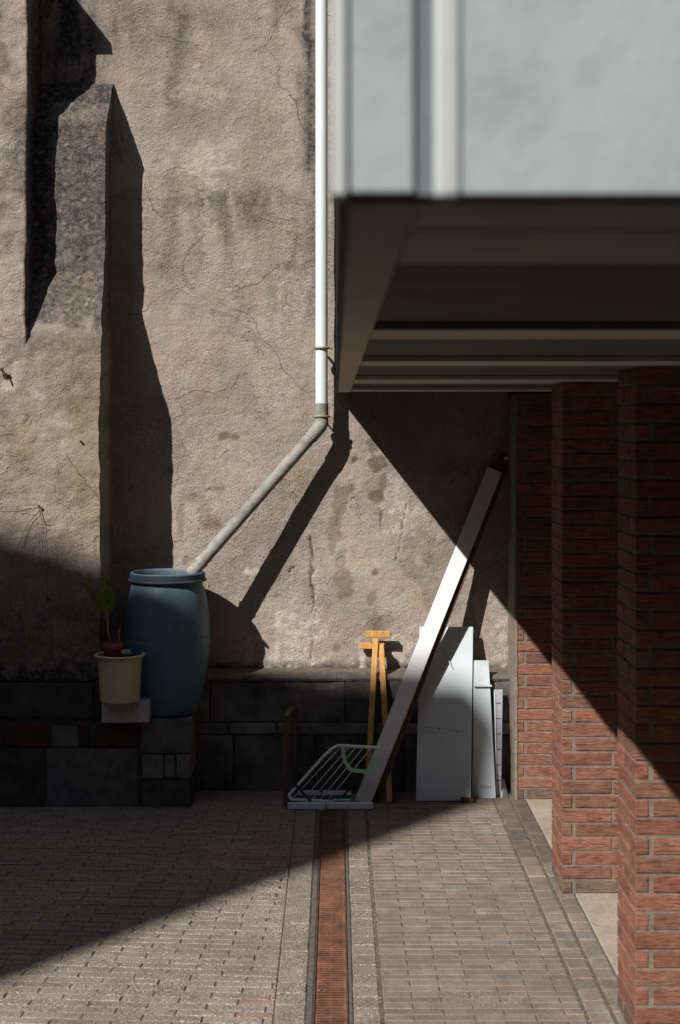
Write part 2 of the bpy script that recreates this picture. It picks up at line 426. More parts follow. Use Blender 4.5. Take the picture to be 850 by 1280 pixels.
def make_buttress():
    V = []; ST = []; AL = []; Fc = []
    def stain_shade(px, py, side):
        soot_shade = 0
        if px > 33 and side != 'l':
            soot_shade = .66 * (1 - sstep(395, 440, py + fb(px * .05, py * .05, 5) * 40))
            soot_shade = max(soot_shade, .5 * math.exp(-((py - 425) / 16) ** 2))
        soot_shade = max(soot_shade, (.45 * sstep(.0, .5, fb(px * .02, py * .02, 9) + .2) if py < 330 else .2 * sstep(0, .5, fb(px * .02, py * .02, 9))))
        soot_shade = max(soot_shade, .25 * math.exp(-((py - 490) / 50) ** 2 - ((px - 95) / 40) ** 2))
        soot_shade = max(soot_shade, .85 * sstep(800, 850, py + fb(px * .05, py * .05, 2) * 30), .45 * sstep(690, 770, py))  # stained foot; the fainter step higher up paints in the neighbour's shade
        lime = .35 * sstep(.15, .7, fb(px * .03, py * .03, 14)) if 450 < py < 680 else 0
        if py < 128 and px > 40: soot_shade = max(soot_shade, .85)  # shade over the pilaster's sloping top, put into the colour
        if px > 38: soot_shade = max(soot_shade, .85 * (1 - sstep(60, 84, px + fb(px * .04, py * .04, 8) * 22)) * (1 - sstep(330, 400, py)))  # outer part's shade band on the pilaster, painted as darkening
        speck = .5 if fb(px * .9, py * .9, 44) > .66 and 180 < py < 440 else 0
        al = .5 * clamp(math.exp(-((px - 105) / 35) ** 2 - ((py - 560) / 130) ** 2) + .6 * math.exp(-((px - 30) / 22) ** 2 - ((py - 560) / 60) ** 2)) if side != 'r' else .55 * math.exp(-((py - 560) / 220) ** 2)
        return (clamp(soot_shade), 0, max(clamp(lime), .6 * speck), 1), al
    def patch(us, zs, fn, side):
        base = len(V); n = len(us)
        for z in zs:
            for u in us:
                x, D = fn(u, z); 
                j = fb(x * 3, z * 3, 17) * .012 + fb(x * 11, z * 11, 23) * .006 + fb(x * 30, z * 30, 29) * .0025
                jx = (fb(1.7, z * 2.2, 37) * .012 + fb(4.7, z * 9, 41) * .006 + fb(9.7, z * 28, 43) * .003) * (1 if x > -1.5 else .75)
                px, py = 420 + x * F / (W - D), 540 - (z - H) * F / (W - D)
                keep = 1 if D > .03 else 0
                V.append((x + jx, W - D - j * keep, z + fb(x * 5, 3.3, z) * .008)); s, a = stain_shade(px, py, side); ST.append(s); AL.append(a)
        for b in range(len(zs) - 1):
            for a in range(n - 1):
                Fc.append((base + b * n + a, base + b * n + a + 1, base + (b + 1) * n + a + 1, base + (b + 1) * n + a))
    def rng(a, b, st):
        k = max(1, int((b - a) / st)); return [a + (b - a) * i / k for i in range(k + 1)]
    zl = rng(.3, 4.592, .014); zr = rng(.3, 4.0, .014)
    xl, xr = -1.674, -1.272
    A = [-3.2, -2.8, -2.4] + rng(-2.2, xl, .014); B = [xl + 1e-5 * k for k in range(1, 22)]; Bx = rng(xl + .004, xr, .014)
    def front(u, z):
        if u <= xl: return u, depth_left(z)
        dr = depth_right(z) if z < 3.985 else -.05
        if u < xl + 3e-4:
            t = (u - xl) / 2.1e-4; return xl + .002 * t, depth_left(z) * (1 - t) + dr * t
        return u, dr
    patch(A + B + Bx, zl, front, 'm')
    patch(rng(0, 1, .05), zr, lambda u, z: (xr, max(depth_right(z), .0) * (1 - u) - .03 * u), 'r')
    me = bpy.data.meshes.new('body'); me.from_pydata(V, [], Fc)
    me.attributes.new('stain_shade', 'FLOAT_COLOR', 'POINT').data.foreach_set('color', [c for s in ST for c in s])
    me.attributes.new('algae', 'FLOAT', 'POINT').data.foreach_set('value', AL)
    me.polygons.foreach_set('use_smooth', [True] * len(Fc)); me.materials.append(M['plaster'])
    root = thing('buttress', 'stepped plastered buttress with sooty sloping top and painted-in shade at the left of the wall', 'buttress', (-1.9, W - .2, 0))
    o = bpy.data.objects.new('body', me); C.objects.link(o); o.parent = root; o.matrix_parent_inverse = Matrix.Translation(-root.location)
    # coping of the outer part (above the frame, throws the pointed shadow)
    bm = newbm(); x0, x1 = -3.2, xl + .055; zc = 4.589
    v, fs = hexa(bm, [(x0, W - .444, zc), (x1, W - .444, zc), (x1, W + .03, zc), (x0, W + .03, zc), (x0, W - .444, zc + .06), (x1 - .006, W - .444, zc + .06), (x1 - .07, W + .03, zc + .14), (x0, W + .03, zc + .14)])
    obj('coping', bm, M['coping'], root)
    return root
make_buttress()

# ------------------------------------------------------------------ plinth of the wall
def stones(bm, rects, y0, y1, bev, jit=.004, base=1.0):
    for x0, x1, z0, z1 in rects:
        t = base * R.uniform(.6, 1.35); dj = R.uniform(-jit, jit)
        box(bm, x0, x1, y0 + dj, y1, z0, z1, bev, (t, t, t), seg=2)
def plinth():
    root = thing('plinth', 'dark tarred stone plinth with a projecting ledge along the wall foot', 'plinth', (0, W - .1, 0))
    bm = newbm(); box(bm, -1.25, 3.3, W - .143, W + .02, -.05, .611); 
    obj('mortar_bed', bm, M['dkmortar'], root)
    bm = newbm(); cuts = [-1.25, -.98, -.57, -.12, .38, .86, 1.4, 2.1, 3.3]
    stones(bm, [(a + .006, b - .006, -.03, .31) for a, b in zip(cuts, cuts[1:])], W - .15, W, .012)
    cuts = [-1.25, -.7, .05, .6, 1.2, 2.2, 3.3]
    stones(bm, [(a + .003, b - .003, .385, .612) for a, b in zip(cuts, cuts[1:])], W - .148, W, .008)
    obj('block_face', bm, M['plinth'], root)
    bm = newbm(); cuts = [-1.25, -.6, -.33, -.29, .22, .75, 1.5, 3.3]
    stones(bm, [(a + .004, b - .004, .316, .378) for a, b in zip(cuts, cuts[1:])], W - .158, W, .01, base=1.5)
    obj('string_course', bm, M['plinth'], root)
    bm = newbm(); n = 160; V = []
    for i in range(n):                      # worn ledge with an uneven front edge
        x = -1.26 + (3.3 + 1.26) * i / (n - 1); e = fb(x * 4, 0, 1) * .008 + fb(x * 17, 0, 4) * .005; q = fb(x * 5, 2, 1) * .006
        V.append([bm.verts.new(p) for p in ((x, W + .02, .612), (x, W - .156 - e, .613), (x, W - .162 - e, .628 + q), (x, W - .150 - e, .646 + q), (x, W - .08, .652), (x, W + .02, .662))])
    for a, b in zip(V, V[1:]):
        for k in range(5): bm.faces.new((a[k], b[k], b[k + 1], a[k + 1]))
    settint(bm, bm.faces, (1, 1, 1)); obj('ledge', bm, M['coping'], root)
plinth()
def base():
    root = thing('stone_base', 'low dark masonry base with red bricks under the blue barrel', 'masonry base', (-1.6, W - .3, 0))
    yf = W - .50
    bm = newbm(); box(bm, -3.3, P(237, 0, .5).x, yf + .008, W, -.05, .452); box(bm, -3.3, -1.262, W - .475, W, .40, .66)
    obj('mortar_bed', bm, M['dkmortar'], root)
    X = lambda px: (px - 420) / 234.5
    Z = lambda py: H - (py - 540) / 234.5
    bm = newbm()
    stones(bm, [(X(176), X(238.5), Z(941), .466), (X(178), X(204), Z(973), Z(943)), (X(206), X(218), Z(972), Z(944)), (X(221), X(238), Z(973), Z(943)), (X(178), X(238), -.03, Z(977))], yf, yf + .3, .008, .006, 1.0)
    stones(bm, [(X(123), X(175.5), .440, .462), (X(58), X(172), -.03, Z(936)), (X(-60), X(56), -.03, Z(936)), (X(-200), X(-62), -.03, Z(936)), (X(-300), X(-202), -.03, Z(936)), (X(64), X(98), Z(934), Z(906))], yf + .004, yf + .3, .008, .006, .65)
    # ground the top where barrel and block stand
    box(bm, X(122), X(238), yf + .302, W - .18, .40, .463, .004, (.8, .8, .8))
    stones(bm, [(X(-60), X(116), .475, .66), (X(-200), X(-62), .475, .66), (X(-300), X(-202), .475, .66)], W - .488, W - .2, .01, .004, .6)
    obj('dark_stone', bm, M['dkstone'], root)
    for a, b, t in ((121, 173.5, .6), (99, 112, .4), (10, 61, .6), (-40, 7, .45), (-95, -44, .6)):
        bm = newbm(); box(bm, X(a), X(b), yf - .002, yf + .1, Z(933), Z(907), .006, (t, t, t), seg=2)
        obj('red_brick', bm, M['redstone'], root)
base()

# ------------------------------------------------------------------ ground
bm = newbm()
box(bm, -40, 40, -40, 40, -.3, -.012)
struct(obj('ground', bm, M['yard'])); 
def paver(bm, x0, x1, y0, y1, tint, h=0.0, ch=.004, rotf=None):
    g = R.uniform(-.0015, .0015) + h; tx, ty = R.uniform(-.0012, .0012), R.uniform(-.0012, .0012)
    c = [(x0, y0, -.011), (x1, y0, -.011), (x1, y1, -.011), (x0, y1, -.011)]
    m = [(x0, y0, g - ch), (x1, y0, g - ch), (x1, y1, g - ch), (x0, y1, g - ch)]
    t = [(x0 + ch, y0 + ch, g - tx - ty), (x1 - ch, y0 + ch, g + tx - ty), (x1 - ch, y1 - ch, g + tx + ty), (x0 + ch, y1 - ch, g - tx + ty)]
    v = [bm.verts.new(rotf(p) if rotf else p) for p in c + m + t]
    q = []
    for k in range(4):
        j = (k + 1) % 4
        q.append((k, j, 4 + j, 4 + k)); q.append((4 + k, 4 + j, 8 + j, 8 + k))
    q.append((8, 9, 10, 11))
    fs = [bm.faces.new([v[i] for i in f]) for f in q]; settint(bm, fs, tint)
def ptint(lo=.75, hi=1.2, red=0.0):
    t = R.uniform(lo, hi); w = R.uniform(-.05, .05)
    if R.random() < red: return (t * 1.35, t * .75, t * .68)
    return (t * (1 + w), t, t * (1 - w))
def cut(bm, co, no):
    bmesh.ops.bisect_plane(bm, geom=bm.verts[:] + bm.edges[:] + bm.faces[:], plane_co=co, plane_no=no, clear_outer=True)
YE = W - .155
# joint bed just under the paver tops
bm = newbm(); box(bm, -4.2, -.1045, 1.2, YE, -.2, -.0035); box(bm, .0605, 1.03, 1.2, YE, -.2, -.0035); box(bm, -.1045, .0605, W - .5, YE, -.2, -.0035); struct(obj('paving_bed', bm, M['bed']))
# left field, laid slightly askew
bm = newbm(); A = math.radians(-4.0); ca, sa = math.cos(A), math.sin(A)
def rf(p):
    x, y = p[0] + .2, p[1] - 5
    return (x * ca - y * sa - .2, x * sa + y * ca + 5, p[2])
row = 0; y = .6
while y < 8.6:
    x = -4.6 + (row % 2) * .104 + R.uniform(-.006, .006)
    while x < .4:
        broken = -.50 < x < -.2 and 4.78 < y < 5.0
        paver(bm, x + .002, x + .205, y + .0018, y + .0505, ptint(.8, 1.2) if not (broken and row % 2) else (1.25, .8, .76), rotf=rf, ch=.0022, h=0)
        x += .208
    y += .0525; row += 1
cut(bm, (-.217, 0, 0), (1, 0, 0)); cut(bm, (0, YE, 0), (0, 1, 0)); cut(bm, (0, 1.3, 0), (0, -1, 0)); cut(bm, (-4.2, 0, 0), (-1, 0, 0))
struct(obj('left_paving', bm, M['aggr']))
bm = newbm(); y = 1.3
while y < YE - .12:
    l = R.choice((.1, .205, .1, .31)); paver(bm, -.212, -.106, y + .002, min(y + l - .002, YE), ptint(.78, 1.08)); y += l
y = 1.3
while y < YE - .1:
    paver(bm, .062 + R.uniform(-.002, .002), .153, y + .002, y + .098, ptint(.78, 1.1)); y += .101
struct(obj('drain_border_paving', bm, M['aggr']))
bm = newbm(); y = 1.3; row = 0
while y < YE - .05:
    x = .165 - (row % 2) * .104
    while x < .85:
        a, b = max(x + .002, .166), min(x + .206, .852)
        if b - a > .02: paver(bm, a + R.uniform(0, .001), b, y + .0018, y + .0495, ptint(.85, 1.12), ch=.003)
        x += .208
    y += .0512; row += 1
struct(obj('right_paving', bm, M['grey']))
bm = newbm()
for x0, x1 in ((.866, .945), (.958, 1.03)):
    y = 1.3
    while y < YE - .1:
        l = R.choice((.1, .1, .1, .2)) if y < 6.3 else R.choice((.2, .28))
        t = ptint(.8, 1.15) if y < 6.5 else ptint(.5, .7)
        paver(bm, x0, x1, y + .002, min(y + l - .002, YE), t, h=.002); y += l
struct(obj('kerb_paving', bm, M['grey']))
# concrete bay floor
bm = newbm(); 
for a, b in ((1.2, 3.0), (3.004, 4.99), (4.994, 6.6), (6.604, YE + .1)): box(bm, 1.036, 3.3, a, b, -.2, .004, .003)
struct(obj('bay_floor', bm, M['floor']))
# grit lying in the joints and on the kerb
bm = newbm()
for i in range(1500):
    q = R.random()
    if q < .5: x, y = R.choice((.858, .951, .159)) + R.gauss(0, .006), R.uniform(3.5, 7.8)
    elif q < .75: x, y = R.gauss(.52, .08), R.gauss(5.02, .06)
    else: x, y = R.uniform(-2.5, 1.2), R.uniform(4, 7.8)
    r = R.uniform(.0015, .0036); t = R.uniform(.6, 2.2); col = (t, t * R.uniform(.65, 1), t * R.uniform(.6, .95))
    vs = [bm.verts.new((x + r * dx, y + r * dy, .001 + r * dz * .8)) for dx, dy, dz in ((1, 0, 0), (0, 1, 0), (-1, 0, 0), (0, -1, 0), (0, 0, 1.2))]
    fs = [bm.faces.new((vs[k], vs[(k + 1) % 4], vs[4])) for k in range(4)]; settint(bm, fs, col)
tag(obj('grit', bm, M['mortar']), 'loose pale grit scattered in the paving joints', 'grit', kind='stuff')

# drain channel
root = thing('drain_channel', 'rusty slotted drain grating running from the wall down the yard', 'drain', (-.02, 5, 0))
bm = newbm(); box(bm, -.104, -.0805, 1.3, W - .5, -.2, -.004, .003); box(bm, .0445, .060, 1.3, W - .5, -.2, -.002, .003)
obj('concrete_edge', bm, M['bed'], root)
bm = newbm(); box(bm, -.080, -.073, 1.3, W - .52, -.15, .001, .0015); box(bm, .037, .044, 1.3, W - .52, -.15, .001, .0015)
obj('rail', bm, M['iron'], root)
bm = newbm(); box(bm, -.0725, .0365, 1.3, W - .55, -.25, -.09); obj('channel_bottom', bm, M['dkmortar'], root)
bm = newbm(); y = 1.31
while y < W - .56:
    box(bm, -.0725, .0365, y, y + .0115, -.0052, -.0035, 0, (1, 1, 1)); y += .0225
box(bm, -.0725, -.064, 1.3, W - .55, -.03, -.0055); box(bm, .028, .0365, 1.3, W - .55, -.03, -.0055); box(bm, -.020, -.016, 1.3, W - .55, -.03, -.0056)
obj('grating', bm, M['rust'], root)

# ------------------------------------------------------------------ brick piers
def pier(y0, label, seed, h=2.213, w=.475, dep=.30):
    rr = random.Random(seed); x0 = .978
    root = thing('brick_pier', label, 'brick pier', (x0 + w / 2, y0 + dep / 2, 0), 'brick piers carrying the canopy')
    bm = newbm(); e = .004; box(bm, x0 + e, x0 + w - e, y0 + e, y0 + dep - e, 0, h)
    obj('mortar_core', bm, M['mortar'], root)
    bm = newbm(); c = .0615; k = 0; z = .006
    while z + .05 < h:
        j = .0088; ht = c - j
        def br(xa, xb, ya, yb):
            t = rr.uniform(.8, 1.1); q = rr.uniform(-.08, .06)
            if k == 0: col = (t * .6, t * .95, t * 1.05)
            elif rr.random() < .03: col = (t * .75, t * .85, t * .95)
            else: col = (t * (1 + q * .4), t * (1 - q), t * (1 - q))
            o = rr.uniform(-.0015, .0015); dz = rr.uniform(-.0008, .0008)
            box(bm, xa + (o if xa == x0 else 0), xb, ya + (o if ya == y0 else 0), yb, z + dz, z + ht + dz, .0022, col)
        if k % 2:
            br(x0, x0 + .213, y0, y0 + .095); br(x0 + .223, x0 + .436, y0, y0 + .095); br(x0 + .446, x0 + w, y0, y0 + .095)
            br(x0, x0 + .1, y0 + .105, y0 + dep); br(x0 + .11, x0 + w, y0 + .2, y0 + dep)
        else:
            br(x0, x0 + .042, y0, y0 + .19); br(x0 + .057, x0 + .265, y0, y0 + .1); br(x0 + .275, x0 + w, y0, y0 + .1)
            br(x0, x0 + .1, y0 + .2, y0 + dep); br(x0 + .11, x0 + w, y0 + .2, y0 + dep)
        z += c; k += 1
    obj('brickwork', bm, M['brick'], root)
    return root
pier(F / 383, 'nearest brick pier at the right edge, cut by the photo frame', 1)
pier(F / 289, 'middle brick pier between the nearest pier and the wall corner', 2)
p3 = pier(F / 230, 'farthest brick pier standing against the plaster wall beside the white panels', 3, dep=.349)
bm = newbm(); V = []
for i in range(70):                      # rough mortar smear closing the corner
    z = .0 + 2.2 * i / 69; e = .004 + abs(fb(z * 9, 1, 1)) * .006; s = .012 + fb(z * 14, 5, 2) * .006
    V.append([bm.verts.new(p) for p in ((.975 - e, W - .05, z), (.975 - e, W - .352 - e * .5, z), (.978 + s * .6, W - .3525 - e * .4, z), (.978 + s, W - .3455, z))])
for a, b in zip(V, V[1:]):
    for k in range(3): bm.faces.new((a[k], a[k + 1], b[k + 1], b[k]))
settint(bm, bm.faces, (1.25, 1.15, 1.1)); obj('mortar_smear', bm, M['mortar'], p3)
# wall closing the bays on the right
bm = newbm(); box(bm, 2.3, 2.6, .6, W, 0, 2.23); tag(obj('garage_wall', bm, M['nb']), 'dark brick wall closing the bays behind the piers', 'wall')

# ------------------------------------------------------------------ canopy
def canopy():
    zb = H + .215; yf = 1.296
    root = thing('canopy', 'low flat canopy with white painted fascia and battened dark soffit over the piers', 'canopy', (1.5, 4.5, zb))
    bm = newbm(); box(bm, .006, 2.7, yf + .035, W - .02, zb + .021, zb + .5); obj('soffit_panel', bm, M['ceil'], root)
    bm = newbm(); box(bm, .012, .078, yf + .055, W - .40, zb, zb + .0195, .004, seg=2)
    for a, b in ((1.53, 1.83), (3.03, 3.31), (4.39, 4.66), (5.90, 6.37), (7.35, 7.63)): box(bm, .0785, 2.66, a, b, zb + .0015, zb + .0195, .002)
    box(bm, .0785, 2.66, 1.36, 1.527, zb + .003, zb + .0195, .002); box(bm, 1.2, 1.34, 1.84, 7.3, zb + .004, zb + .0185)
    obj('batten', bm, M['batten'], root)
    bm = newbm(); box(bm, .0, .0055, yf + .02, W - .05, zb + .003, zb + .49); box(bm, .006, .0115, yf + .05, W - .36, zb + .0005, zb + .0195)
    box(bm, .0, 2.7, yf + .022, yf + .052, zb + .001, zb + .03)
    obj('drip_edge', bm, M['drip'], root)
    bm = newbm(); box(bm, .011, .0715, yf + .006, yf + .021, zb + .004, zb + .56, .003, seg=2); box(bm, .1152, 2.7, yf + .002, yf + .021, zb + .002, zb + .56, .002, seg=2)
    obj('fascia_board', bm, M['fascia'], root)
    bm = newbm(); box(bm, .0725, .0885, yf + .012, yf + .0205, zb + .003, zb + .56); obj('groove', bm, M['groove'], root)
    bm = newbm(); box(bm, -.004, .0105, yf, yf + .03, zb + .0, zb + .56, .004, seg=3); box(bm, .089, .115, yf - .003, yf + .021, zb - .003, zb + .56, .009, seg=5)
    obj('fascia_rib', bm, M['rib'], root)
    bm = newbm(); box(bm, -.0, 2.7, yf + .022, W - .02, zb + .5005, zb + .56); obj('roof_felt', bm, M['roof'], root)
canopy()

# ------------------------------------------------------------------ downpipe
def downpipe():
    D = .14; top = P(402, -150, D); a = P(402, 531, D); e = P(238, 718, .30)
    root = thing('downpipe', 'white plastic downpipe bending down into the blue barrel', 'downpipe', (a.x, a.y, 0))
    up = Vector((a.x, a.y, a.z)); dr = (e - up).normalized()
    bm = newbm(); tube(bm, [top, up + Vector((0, 0, .115)), ], .0345, 28); obj('vertical_pipe', bm, M['pvc'], root)
    bm = newbm(); tube(bm, [up + dr * .085, e], .0345, 28); obj('slanted_pipe', bm, M['pvcd'], root)
    bm = newbm(); path = [up + Vector((0, 0, .12)), up + Vector((0, 0, .022))]
    path += [up + Vector((0, 0, .022)) * (1 - t) ** 2 + dr * .022 * t * t for t in (.25, .5, .75, 1)] + [up + dr * .10]
    tube(bm, path, .0385, 28); obj('elbow', bm, M['pvcd'], root)
    bm = newbm(); s = e - dr * .10; tube(bm, [s, s + dr * .02], .038, 28); tube(bm, [s + dr * .045, s + dr * .06], .037, 28); obj('end_collar', bm, M['pvcd'], root)
    for py in (435, 520.5):
        q = P(402, py, D); bm = newbm()
        ring = [q + Vector((math.cos(t) * .042, math.sin(t) * .042, 0)) for t in [2 * PI * k / 24 for k in range(25)]]
        tube(bm, ring, .0065, 8, caps=False)
        box(bm, q.x + .038, q.x + .062, q.y - .004, q.y + .004, q.z - .006, q.z + .006)
        tube(bm, [q + Vector((.05, -.012, 0)), q + Vector((.05, .012, 0))], .004, 6)
        tube(bm, [q + Vector((0, .04, 0)), q + Vector((0, .15, 0))], .005, 6)
        obj('pipe_bracket', bm, M['bracket'], root)
    return root
downpipe()
bm = newbm(); q = P(411, 446, .03); tube(bm, [q, P(416, 452, .06), P(419, 470, .05)], .004, 6)
tag(obj('metal_hook', bm, M['iron']), 'small dark metal hook on the wall between downpipe and canopy edge', 'hook')

# ------------------------------------------------------------------ barrel
def barrel():
    c = Vector(((209.3 - 420) * (W - .30) / F, W - .30, .464)); h = .772
    root = thing('water_barrel', 'blue plastic water barrel catching the downpipe on the masonry base', 'barrel', c)
    body = [(.0, .0), (.135, .0), (.160, .010), (.171, .035), (.186, .10), (.205, .18), (.220, .26), (.2295, .345), (.2322, .40), (.2325, .415), (.2312, .418), (.2325, .421), (.2325, .46), (.2312, .464), (.2315, .47), (.227, .54), (.2185, .60), (.2085, .65), (.199, .69), (.192, .705), (.192, .720), (.2, .722)]
    bm = newbm(); lathe(bm, body + [(.2, .768), (.1965, h), (.189, h), (.187, .766), (.187, .715), (.2, .65), (.215, .55), (.222, .40), (.20, .2), (.15, .03), (.0, .02)], c, 72, closed=True)
    obj('body', bm, M['blue'], root)
    bm = newbm(); lathe(bm, [(.201, .723), (.2125, .724), (.2155, .729), (.2125, .735), (.206, .738), (.2055, .764), (.2015, .768), (.2012, .723)], c, 72, closed=True); obj('clamp_ring', bm, M['blued'], root)
    bm = newbm()
    for k in range(90):
        t = 2 * PI * k / 90; m = Matrix.Rotation(t, 3, 'Z'); p = c + m @ Vector((.1862, 0, .748))
        box(bm, p.x - .0015, p.x + .0015, p.y - .0035, p.y + .0035, p.z - .012, p.z + .012, 0, rot=m)
    obj('inner_thread', bm, M['thread'], root)
    bm = newbm(); p = c + Vector((.21, -.05, .70)); box(bm, p.x, p.x + .025, p.y - .02, p.y + .005, p.z - .005, p.z + .004, .002); box(bm, p.x + .015, p.x + .022, p.y - .03, p.y + .01, p.z - .008, p.z + .012, .002)
    obj('clamp_lever', bm, M['leaf'], root)
    bm = newbm(); lathe(bm, [(.0, .60), (.207, .60), (.207, .597), (.0, .597)], c, 48, closed=True); obj('water', bm, M['water'], root)
barrel()

# ------------------------------------------------------------------ block, planter, potted plant
b = P(157.5, 903, .46)
bm = newbm(); box(bm, (128.5 - 420) / 235.2, (187 - 420) / 235.2, W - .565, W - .43, .464, .576, .005, seg=2)
tag(obj('concrete_block', bm, M['block']), 'pale grey concrete block under the cream planter', 'block')
pc = Vector(((150 - 420) * (W - .555) / F, W - .555, .577))
root = thing('planter', 'round cream plastic planter standing on the pale block', 'planter', pc)
bm = newbm(); lathe(bm, [(0, 0), (.098, 0), (.104, .006), (.105, .02), (.1065, .06), (.111, .14), (.1150, .19), (.1175, .218), (.1215, .231), (.128, .238), (.1345, .2435), (.1335, .249), (.128, .252), (.120, .249), (.117, .24), (.10, .03), (0, .03)], pc, 64, closed=True)
obj('tub', bm, M['cream'], root)
bm = newbm(); lathe(bm, [(0, .231), (.1135, .231), (.111, .20), (0, .20)], pc, 40, closed=True); obj('soil', bm, M['soil'], root)
rc = Vector(((140.8 - 420) * (W - .575) / F, W - .575, pc.z + .232))
root = thing('potted_plant', 'small red pot with two yellowing upright leaves sitting in the cream planter', 'potted plant', rc)
bm = newbm(); lathe(bm, [(0, 0), (.041, 0), (.044, .004), (.0495, .052), (.0505, .0535), (.0535, .0545), (.0555, .080), (.0545, .083), (.051, .083), (.049, .06), (.04, .01), (0, .01)], rc, 48, closed=True); obj('pot', bm, M['terracotta'], root)
bm = newbm(); lathe(bm, [(0, .072), (.0505, .072), (.05, .06), (0, .06)], rc, 30, closed=True); obj('soil', bm, M['soil'], root)
DP = .575
bm = newbm(); tube(bm, smooth_path([P(137.5, 800, DP), P(136, 793, DP), P(134.8, 787, DP), P(134.2, 777, DP), P(132, 767, DP + .005)]), .0045, 8); 
tube(bm, smooth_path([P(134.8, 787, DP), P(135, 776, DP), P(134.5, 765, DP + .01)]), .003, 8); tube(bm, [P(149, 800, DP), P(148, 792, DP), P(150, 786, DP)], .005, 6)
obj('stem', bm, M['stem'], root)
def leaf(pts, wid, mat, tw):
    bm = newbm(); pts = smooth_path(pts, 5); n = len(pts); rows = []
    for i, p in enumerate(pts):
        t = i / (n - 1); w = wid * (math.sin(PI * min(1, t * .96 + .02)) ** .75) * (1 - .25 * t) + .0012
        a = (pts[min(i + 1, n - 1)] - pts[max(i - 1, 0)]).normalized(); s = a.cross(Vector((0, 1, 0))).normalized()
        s = Matrix.Rotation(tw, 3, a) @ s; nn = a.cross(s)
        rows.append([bm.verts.new(p + s * w * k + nn * (abs(k) * w * .45 + .003 * math.sin(i * 1.7 + k))) for k in (-1, -.5, 0, .5, 1)])
    for a, b in zip(rows, rows[1:]):
        for k in range(4):
            f = bm.faces.new((a[k], a[k + 1], b[k + 1], b[k])); f.smooth = True
    bmesh.ops.solidify(bm, geom=bm.faces[:], thickness=.0008)
    obj('leaf', bm, mat, root)
leaf([P(132.5, 769, DP), P(128, 759, DP), P(121, 748, DP + .01), P(111, 737, DP + .02), P(100.5, 727.5, DP + .04)], .028, M['leafb'], .5)
leaf([P(134.5, 769, DP), P(137, 757, DP), P(137, 744, DP), P(133, 731, DP), P(129.5, 718, DP + .01)], .04, M['leaf'], -.35)

# ------------------------------------------------------------------ leaning boards and panels
bm = newbm(); beam(bm, P(452.8, 1004, .44), P(618.5, 587, .075), .087, .022, bev=.002)
bw = obj('white_board', bm, M['white']); tag(bw, 'long narrow white board leaning diagonally against the wall', 'board')
bm = newbm(); beam(bm, P(463, 1003, .40), P(631, 574, .045), .075, .030, bev=.003)
bp = obj('brown_plank', bm, M['bwood']); tag(bp, 'thick dark brown timber leaning right behind the long white board', 'timber')
bm = newbm(); tube(bm, [P(630, 573, .055), P(637, 572.5, .06)], .007, 8); obj('bolt', bm, M['wire'], bp)

root = thing('white_shelf_board', 'largest white panel, leaning beside the long diagonal board', 'panel', P(554, 999, .3), 'white panels leaning on the wall')
bm = newbm(); slab(bm, [P(520, 1001, .40), P(588.5, 1001, .40), P(591.5, 783.5, .08), P(524.5, 783, .08)], .016); obj('sheet', bm, M['panel'], root)
def onp(px, py, o=.0):      # point on the front of the largest panel
    return P(px, py, .40 - .32 * (1001 - py) / 217.5 + o)
bm = newbm(); beam(bm, onp(521, 909.5, .012), onp(581, 918.5, .012), .012, .012, wdir=(0, 0, 1), bev=.001); obj('batten', bm, M['panel'], root)
for q in ((549, 911), (571, 915)):
    bm = newbm(); tube(bm, [onp(q[0], q[1], .012), onp(q[0], q[1], .02)], .004, 6); obj('screw', bm, M['iron'], root)
bm = newbm(); beam(bm, onp(553, 812, .03), onp(567, 837, .004), .008, .004, bev=0); obj('slanted_bar', bm, M['mark_grey'], root)  # thin slanted bar in front of the sheet
root = thing('white_shelf_board', 'shorter white panel with a cross lip, right of the largest panel', 'panel', P(600, 998, .3), 'white panels leaning on the wall')
bm = newbm(); slab(bm, [P(589.8, 998, .315), P(620, 998, .315), P(611, 825.5, .172), P(592.6, 825.5, .172)], .014); obj('sheet', bm, M['panel'], root)
bm = newbm(); beam(bm, P(592.5, 857.5, .215), P(615, 857.5, .215), .010, .014, wdir=(0, 0, 1), bev=.001); obj('lip', bm, M['panel'], root)
for k in range(5):
    a = P(602 + k * 2.6, 984 + .3 * (k % 2), .3042); bm = newbm()
    box(bm, a.x - .004, a.x + .0035, a.y - .0012, a.y + .004, a.z - .008 - .001 * (k % 3), a.z + .010); obj('print_mark', bm, M['mark_grey'], root)  # faint print, one piece per character
root = thing('slotted_strip', 'narrow lilac grey slotted metal strip right of the white panels', 'metal strip', P(624, 998, .25))
bm = newbm(); slab(bm, [P(620.5, 998, .27), P(626.5, 998, .27), P(628.5, 862, .20), P(617.5, 862, .20)], .012); obj('strip', bm, M['violet'], root)
bm = newbm(); beam(bm, P(618.3, 866, .208), P(621.0, 996, .277), .006, .01, bev=0); obj('folded_edge', bm, M['enamel'], root)
for k in range(6):
    py = 879 + k * 19.3; bm = newbm(); D = .20 + .07 * (py - 862) / 136 + .0015; beam(bm, P(620.5, py, D), P(626, py, D), .005, .004, wdir=(0, 0, 1), bev=0); obj('slot', bm, M['drip'], root)
bm = newbm(); slab(bm, [P(627.5, 998, .31), P(636.5, 998, .24), P(630.5, 974, .185), P(628, 974, .19)], .010)
tag(obj('board_offcut', bm, M['block']), 'small pointed grey offcut leaning beside the slotted strip', 'offcut')
bm = newbm(); a = P(583.5, 1000, .39); box(bm, a.x - .036, a.x + .036, a.y - .02, a.y + .02, .001, .026, .006, seg=2, rot=Matrix.Rotation(.07, 3, 'Y'))
tag(obj('wood_wedge', bm, M['bwood']), 'small brown wedge lying at the foot of the largest panel', 'wedge')

